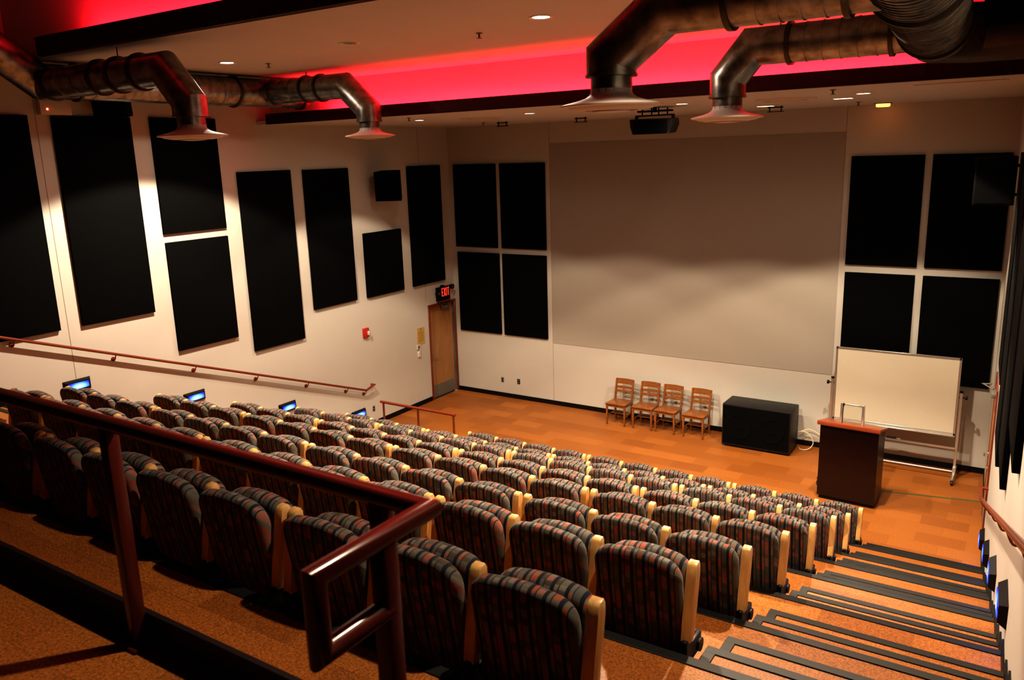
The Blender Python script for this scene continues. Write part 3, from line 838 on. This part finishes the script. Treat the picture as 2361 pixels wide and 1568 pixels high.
t = thing('subwoofer', 'big black double subwoofer cabinet on the stage floor beside the wooden chairs', 'loudspeaker', (7.285, -.44, 0))
bm = BM(); b2(bm, (-.62, -.29, .03), (.62, .27, .825), .012, 2); obj('cabinet', bm, M_BLACKBOX, t)
bm = BM()
b2(bm, (-.60, -.297, .07), (.60, -.288, .80), .003, 1)
for i in range(24): b2(bm, (-.58+i*.0495, -.299, .785), (-.555+i*.0495, -.294, .793))
g = obj('grille', bm, M_PANEL, t)
for s in (-1, 1):
    bm = BM(); lathe(bm, [(.235, 0), (.235, .006), (.215, .010), (.205, .004), (.19, .002), (.07, -.001), (.06, .008), (0, .012)], (s*.29, -.297, .42), 40, Matrix.Rotation(PI/2, 3, 'X')); obj('driver', bm, M_PANEL, t)
bm = BM()
for x in (-.54, .54):
    for y in (-.22, .2): cyl(bm, (x, y, 0), (x, y, .035), .03, seg=14)
obj('feet', bm, M_CASTER, t)
bm = BM()
pts = smooth_path([(7.918, -.18, .30), (8.02, -.14, .34), (8.12, -.12, .36), (8.30, -.12, .28), (8.60, -.2, .14), (8.80, -.4, .05), (8.85, -1.2, .012), (8.9, -1.85, .012)], 8)
tube(bm, pts, .008, 8)
o = obj('cable', bm, M_CABLE); tag(o, 'cream cable running from the subwoofer along the wall to the lectern', 'cable', 'loose cream cables')
bm = BM()
pts = smooth_path([(7.918, -.20, .31), (8.04, -.2, .33), (8.15, -.19, .24), (8.19, -.20, .12), (8.12, -.26, .025), (8.0, -.28, .010), (7.95, -.20, .012)], 8)
tube(bm, pts, .008, 8)
o = obj('cable', bm, M_CABLE); tag(o, 'cream cable curling in a loop beside the subwoofer', 'cable', 'loose cream cables')

# ------------------------------------------------------------------ wooden chairs
t = thing('wooden_chair', '', 'chair', (0, 0, 0), 0, 'wooden slat back chairs')
bm = BM()
vs = b2(bm, (-.225, -.215, .435), (.225, .205, .46), .010, 2)
for v in bm.verts:
    if v.co.y > 0: v.co.x *= .92
    if v.co.z > .455 and abs(v.co.x) < .2: v.co.z -= .004
obj('seat', bm, M_OAK, t)
for s in (-1, 1):
    bm = BM(); b2(bm, (s*.195-.02, -.20, 0), (s*.195+.02, -.16, .436), .005, 2)
    for v in bm.verts:
        if v.co.z < .1: v.co.x = s*.195+(v.co.x-s*.195)*.75; v.co.y = -.18+(v.co.y+.18)*.75
    obj('leg', bm, M_OAK, t)
    bm = BM()
    P = [(.205, 0), (.185, .20), (.180, .45), (.215, .65), (.262, .865)]
    a = []
    for y, z in P:
        hw = .017
        a.append([bm.verts.new((s*.185+dx, y+dy, z)) for dx, dy in ((-hw, -.02), (hw, -.02), (hw, .016), (-hw, .016))])
    for p, q in zip(a[:-1], a[1:]):
        for i in range(4): bm.faces.new((p[i], p[(i+1) % 4], q[(i+1) % 4], q[i]))
    bm.faces.new(a[0]); bm.faces.new(list(reversed(a[-1])))
    obj('leg', bm, M_OAK, t, 'rear leg rising as a back post')
def slat(name, z0, z1, extra):
    bm = BM(); n = 8
    yb = lambda z: .18+(z-.45)*.2
    rows = []
    for z, off in ((z0, 0), (z1, 0)):
        rows.append([(x, yb(z)-.012+.028*(1-(x/.18)**2), z) for x in [(-.18-extra)+(2*(.18+extra))*i/n for i in range(n+1)]])
    F = [[bm.verts.new(p) for p in r] for r in rows]; R = [[bm.verts.new((p[0], p[1]+.016, p[2])) for p in r] for r in rows]
    for i in range(n):
        bm.faces.new((F[0][i], F[0][i+1], F[1][i+1], F[1][i])); bm.faces.new((R[0][i+1], R[0][i], R[1][i], R[1][i+1]))
        bm.faces.new((F[1][i], F[1][i+1], R[1][i+1], R[1][i])); bm.faces.new((F[0][i+1], F[0][i], R[0][i], R[0][i+1]))
    for i in (0, n): bm.faces.new((F[0][i], F[1][i], R[1][i], R[0][i]))
    obj(name, bm, M_OAK, t)
slat('top_rail', .765, .872, .018); slat('back_slat', .672, .722, 0); slat('back_slat', .595, .640, 0)
bm = BM()
b2(bm, (-.18, -.19, .385), (.18, -.172, .436)); b2(bm, (-.17, .17, .385), (.17, .188, .436))
for s in (-1, 1): b2(bm, (s*.195-.008, -.18, .385), (s*.195+.008, .18, .436))
obj('apron', bm, M_OAK, t)
bm = BM()
for s in (-1, 1): b2(bm, (s*.19-.008, -.18, .175), (s*.19+.008, .19, .20), .003, 1)
obj('stretcher', bm, M_OAK, t)
bm = BM()
for i in range(4): b2(bm, (-.185, -.02+i*.055, .195), (.185, .005+i*.055, .21), .003, 1)
obj('book_rack', bm, M_OAK, t)
CH = t
spots = [(4.435, -.452, -.01, 'wooden slat back chair at the left end of the row by the front wall'),
         (5.0, -.430, .01, 'wooden slat back chair second from left in the row by the front wall'),
         (5.482, -.430, -.02, 'wooden slat back chair third from left, touching the second chair'),
         (6.063, -.435, -.02, 'wooden slat back chair at the right end of the row, nearest the subwoofer')]
for i, (x, y, a, lab) in enumerate(spots):
    o = CH if i == 0 else copy_tree(CH)
    o.location = (x, y, 0); o.rotation_euler = (0, 0, a); o['label'] = lab

# ------------------------------------------------------------------ lectern
t = thing('lectern', 'dark cherry wood lectern with a lighter red-brown top in front of the whiteboard', 'lectern', (9.166, -2.07, 0), math.radians(-3))
bm = BM(); 
vs = b2(bm, (-.425, -.225, .055), (.425, .225, 1.235), .004, 1)
for v in bm.verts:
    if v.co.z > 1.0 and v.co.y > 0: v.co.z -= .10
obj('body', bm, M_CHERRY, t)
bm = BM(); b2(bm, (-.40, -.20, 0), (.40, .20, .056)); obj('plinth', bm, M_BLACK, t)
bm = BM(); b2(bm, (-.455, -.30, -.02), (.455, .28, .02), .006, 2)
bmesh.ops.rotate(bm, verts=bm.verts[:], cent=(0, 0, 0), matrix=Matrix.Rotation(-.22, 3, 'X'))
bmesh.ops.translate(bm, verts=bm.verts[:], vec=(0, 0, 1.215))
b2(bm, (-.455, -.305, 1.235), (.455, -.275, 1.300), .005, 2)
obj('top', bm, M_CHERRYTOP, t, 'red-brown wooden lectern top')
lf = BM()
for s in (-1, 1): b2(lf, (s*.155-.020, -.11, 1.20), (s*.155+.020, -.07, 1.575), .004, 1)
b2(lf, (-.155, -.10, 1.545), (.155, -.08, 1.567), .004, 1)
f = obj('reading_frame', lf, M_ALU, t, 'upright aluminium frame')
bm = BM(); b2(bm, (-.14, -.092, 1.31), (.14, -.088, 1.545))
mg, ntg, bg = nmat('clear_acrylic'); bg.inputs['Transmission Weight'].default_value = .95; bg.inputs['Roughness'].default_value = .08; bg.inputs['IOR'].default_value = 1.1; bg.inputs['Base Color'].default_value = (.9, .9, .85, 1)
obj('pane', bm, mg, f)
bm = BM(); cyl(bm, (-.135, -.13, 1.225), (-.135, -.13, 1.245), .035, seg=18); tube(bm, smooth_path([(-.135, -.13, 1.24), (-.133, -.13, 1.40), (-.128, -.12, 1.54)], 5), .005, 8)
cyl(bm, (-.128, -.12, 1.53), (-.125, -.115, 1.575), .009, .011, seg=12)
obj('microphone', bm, M_BLACK, t, 'thin black gooseneck microphone')
bm = BM(); tube(bm, smooth_path([(8.70, -1.9, .20), (8.66, -1.95, .13), (8.69, -1.99, .06)], 4), .012, 8); b2(bm, (8.655, -1.95, .17), (8.70, -1.88, .21), .004, 1)
tag(obj('power_plug', bm, M_BLACK), 'small black plug and lead hanging at the left side of the lectern', 'plug')

# ------------------------------------------------------------------ whiteboard
t = thing('mobile_whiteboard', 'wheeled whiteboard on a metal stand behind the lectern', 'whiteboard', (9.5, -.46, 0))
bm = BM(); b2(bm, (-.925, -.022, .785), (.925, -.008, 2.03)); obj('board_surface', bm, M_BOARD, t)
bm = BM()
b2(bm, (-.95, -.028, 2.015), (.95, .012, 2.05), .004, 1); b2(bm, (-.95, -.028, .755), (.95, .012, .79), .004, 1)
for s in (-1, 1): b2(bm, (s*.935-.017, -.028, .755), (s*.935+.017, .012, 2.05), .004, 1)
b2(bm, (-.95, -.07, .735), (.95, -.02, .755), .004, 1)
obj('board_frame', bm, M_ALU, t)
bm = BM(); b2(bm, (-.93, -.004, .79), (.93, .008, 2.02)); obj('board_backing', bm, M_GREY, t)
for s in (-1, 1):
    bm = BM(); b2(bm, (s*.985-.02, -.02, .10), (s*.985+.02, .02, 1.48), .004, 1); p = obj('post', bm, M_ALU, t)
    bm = BM(); cyl(bm, (s*.93, 0, 1.40), (s*1.05, 0, 1.40), .012, seg=12)
    lathe(bm, [(0, -.015), (.03, -.015), (.034, 0), (.03, .018), (0, .018)], (s*1.06, 0, 1.40), 12, Matrix.Rotation(PI/2, 3, 'Y'))
    lathe(bm, [(0, 0), (.028, 0), (.03, .02), (.0, .03)], (s*.985, 0, 1.48), 14)
    obj('knob', bm, M_BLACK, p)
    bm = BM(); b2(bm, (s*.985-.022, -.34, .085), (s*.985+.022, .34, .125), .012, 2); b2(bm, (s*.985-.026, -.06, .1), (s*.985+.026, .06, .22), .006, 1); ft = obj('foot', bm, M_ALU, t)
    for y in (-.31, .31):
        bm = BM()
        cyl(bm, (s*.985-.014, y, .038), (s*.985+.014, y, .038), .038, seg=22)
        b2(bm, (s*.985-.022, y-.012, .038), (s*.985-.016, y+.012, .09)); b2(bm, (s*.985+.016, y-.012, .038), (s*.985+.022, y+.012, .09)); b2(bm, (s*.985-.022, y-.018, .075), (s*.985+.022, y+.018, .092), .003, 1)
        obj('caster', bm, M_CASTER, ft)
bm = BM(); b2(bm, (-.97, -.06, .525), (.97, .02, .54), .003, 1); b2(bm, (-.97, -.065, .525), (.97, -.058, .56)); obj('tray', bm, M_ALU, t)
bm = BM(); cyl(bm, (-.97, 0, .125), (.97, 0, .125), .016, seg=16); obj('crossbar', bm, M_ALU, t)
bm = BM(); b2(bm, (9.44, -.505, .541), (9.58, -.455, .575), .006, 2); tag(obj('eraser', bm, M_CASTER), 'black felt eraser lying on the tray of the whiteboard stand', 'eraser')
bm = BM(); b2(bm, (9.60, -.50, .541), (9.66, -.46, .565), .004, 1); tag(obj('marker_box', bm, M_GREY), 'small grey box beside the eraser on the whiteboard tray', 'box')

# tape on the floor
bm = BM(); p0 = Vector((9.2, -1.615)); p1 = Vector((wx(-1.235)-.02, -1.235)); d = (p1-p0).normalized()*.0; n = Vector((-(p1-p0).y, (p1-p0).x)).normalized()*.018
prism(bm, [tuple(p0-n), tuple(p1-n), tuple(p1+n), tuple(p0+n)], .0, .002)
tag(obj('floor_tape', bm, M_TAPE), 'green tape line on the cork floor from lectern to right wall', 'tape')

# ------------------------------------------------------------------ exit sign
t = thing('exit_sign', 'black exit sign with red glowing letters above the left door', 'exit sign', (0, -.485, 2.40))
bm = BM(); b2(bm, (0, -.215, -.155), (.075, .215, .155), .008, 2); b2(bm, (0, -.05, .15), (.05, .05, .19), .004, 1); obj('housing', bm, M_BLACK, t)
def letter(bm, ch, y, z, w, h, s, x0, x1):
    def bar(a, b):
        a = Vector((0, a[0], a[1])); b = Vector((0, b[0], b[1])); d = (b-a); L_ = d.length
        q = Matrix.Rotation(math.atan2(d.z, d.y), 3, 'X')
        box(bm, ((x0+x1)/2, y+(a.y+b.y)/2, z+(a.z+b.z)/2), (x1-x0, L_, s), 0, 1, q)
    k = s/2
    if ch == 'E':
        bar((k, 0), (k, h)); [bar((0, v), (w, v)) for v in (k, h/2, h-k)]
    elif ch == 'X':
        bar((k*.6, 0), (w-k*.6, h)); bar((w-k*.6, 0), (k*.6, h))
    elif ch == 'I': bar((w/2, 0), (w/2, h))
    elif ch == 'T': bar((w/2, 0), (w/2, h)); bar((0, h-k), (w, h-k))
    elif ch == '<': bar((w, 0), (0, h/2)); bar((0, h/2), (w, h))
bm = BM(); y = -.082
for c, w in (('E', .052), ('X', .066), ('I', .024), ('T', .058)):
    letter(bm, c, y, -.055, w, .185, .0155, .074, .079); y += w+.022
obj('letters', bm, M_EXIT, t, 'red illuminated letters EXIT')
bm = BM(); letter(bm, '<', -.15, -.01, .035, .06, .014, .074, .0775); obj('chevron', bm, M_GREY, t)
for y, z in ((-.235, .03), (.275, .125)):
    bm = BM()
    cyl(bm, (.04, y, z), (.12, y, z), .045, .058, seg=22); cyl(bm, (.03, y*.8, z), (.03, y, z), .016, seg=10)
    l2 = obj('lamp_head', bm, M_BLACK, t)
    bm = BM(); lathe(bm, [(.026, .0), (0, .012)], (.121, y, z), 18, Matrix.Rotation(PI/2, 3, 'Y')); obj('lamp_lens', bm, M_GREY, l2)

# small wall things
t = thing('fire_alarm', 'small red fire alarm strobe on the left wall', 'fire alarm', (0, -3.04, 2.0))
bm = BM(); b2(bm, (0, -.075, -.095), (.045, .075, .095), .006, 2); obj('housing', bm, M_RED, t)
bm = BM(); b2(bm, (.044, .015, -.05), (.085, .055, .03), .006, 2); obj('strobe', bm, M_WHITE, t)
t = thing('notice', 'gold coloured printed notice on the left wall beside the door', 'sign', (0, -1.30, 1.575))
bm = BM(); b2(bm, (0, -.125, -.185), (.008, .125, .185), .001, 1); obj('sheet', bm, M_GOLD, t)
bm = BM()
lathe(bm, [(0, .0025), (.018, .002), (.018, 0)], (.008, 0, .15), 14, Matrix.Rotation(PI/2, 3, 'Y'))
for i in range(9):
    w = .085+.02*((i*7) % 3)/2; b2(bm, (.008, -w, .095-i*.028), (.0088, w*.9, .103-i*.028))
obj('lettering', bm, M_GOLDTXT, t)
t = thing('wall_controller', 'small white wall control with a holder under the gold notice', 'control', (0, -1.41, 1.26))
bm = BM(); b2(bm, (0, -.055, .03), (.02, .055, .135), .004, 1); obj('control_plate', bm, M_IVORY, t)
bm = BM(); b2(bm, (.019, -.03, .05), (.023, .035, .115)); obj('screen', bm, M_GREY, t)
bm = BM(); tube(bm, smooth_path([(.02, .05, .03), (.03, .02, .0), (.025, .0, -.03)], 5), .005, 8); b2(bm, (0, -.035, -.145), (.03, .035, -.02), .006, 1); obj('holder', bm, M_WHITE, t)
def outlet(face, a, z, mat, label, cat='outlet'):
    t = thing('wall_outlet', label, cat, (a, 0, z) if face == 'front' else (0, a, z), -PI/2 if face == 'front' else 0, 'wall outlets')
    bm = BM(); b2(bm, (0, -.037, -.06), (.006, .037, .06), .002, 1); obj('plate', bm, mat, t)
    bm = BM()
    for s in (-1, 1): b2(bm, (.005, -.017, s*.026-.016), (.008, .017, s*.026+.016), .002, 1)
    obj('socket', bm, M_BLACK if mat is M_GREY else M_GREY, t)
outlet('front', 1.268, .40, M_GREY, 'grey wall outlet on front wall, left of the square black one')
outlet('front', 1.706, .41, M_BLACK, 'square black wall outlet low on the front wall')
outlet('left', -2.946, .36, M_GREY, 'grey wall outlet on left wall beside the lowest blue step light')
t = thing('emergency_box', 'beige wall box with a red indicator light under the left duct', 'box', (0, -8.69, 6.24))
bm = BM(); b2(bm, (0, -.21, -.10), (.11, .21, .10), .008, 2); obj('housing', bm, M_IVORY, t)
bm = BM(); lathe(bm, [(.014, 0), (.011, .008), (0, .011)], (.11, -.12, -.03), 14, Matrix.Rotation(PI/2, 3, 'Y')); obj('indicator', bm, M_LED, t, 'glowing red indicator')

# ------------------------------------------------------------------ camera
F_PX = 1866.25
cam = bpy.data.cameras.new('camera'); co = link(bpy.data.objects.new('camera', cam)); SC.camera = co
yaw, pitch, roll = -.582712626, .226399555, .0313320440
f = Vector((math.sin(yaw)*math.cos(pitch), math.cos(yaw)*math.cos(pitch), -math.sin(pitch)))
r = Vector((math.cos(yaw), -math.sin(yaw), 0)); d = f.cross(r)
c_, s_ = math.cos(roll), math.sin(roll)
right = r*c_+d*s_; down = d*c_-r*s_
M = Matrix.Identity(4)
for i in range(3):
    M[i][0] = right[i]; M[i][1] = -down[i]; M[i][2] = -f[i]
M.translation = Vector((11.32013, -14.81081, 5.44924))
co.matrix_world = M
cam.sensor_fit = 'HORIZONTAL'; cam.sensor_width = 36; cam.lens = F_PX/2361*36
cam.clip_start = .05; cam.clip_end = 100
cam.dof.use_dof = True; cam.dof.focus_distance = 9.5; cam.dof.aperture_fstop = 4.5

# world and colour
w = bpy.data.worlds.new('world'); SC.world = w; w.use_nodes = True
w.node_tree.nodes['Background'].inputs[0].default_value = (.02, .018, .016, 1)
SC.view_settings.view_transform = 'Standard'
SC.view_settings.exposure = 0.0
for _look in ('High Contrast', 'Standard - High Contrast', 'Medium High Contrast'):
    try:
        SC.view_settings.look = _look; break
    except Exception: pass
print('LOOK', SC.view_settings.look)
SC.cycles.use_denoising = True
SC.cycles.use_adaptive_sampling = True; SC.cycles.adaptive_threshold = .03; SC.cycles.adaptive_min_samples = 12
SC.cycles.max_bounces = 6; SC.cycles.diffuse_bounces = 3; SC.cycles.glossy_bounces = 3
SC.cycles.sample_clamp_indirect = 6
SC.cycles.caustics_reflective = False; SC.cycles.caustics_refractive = False
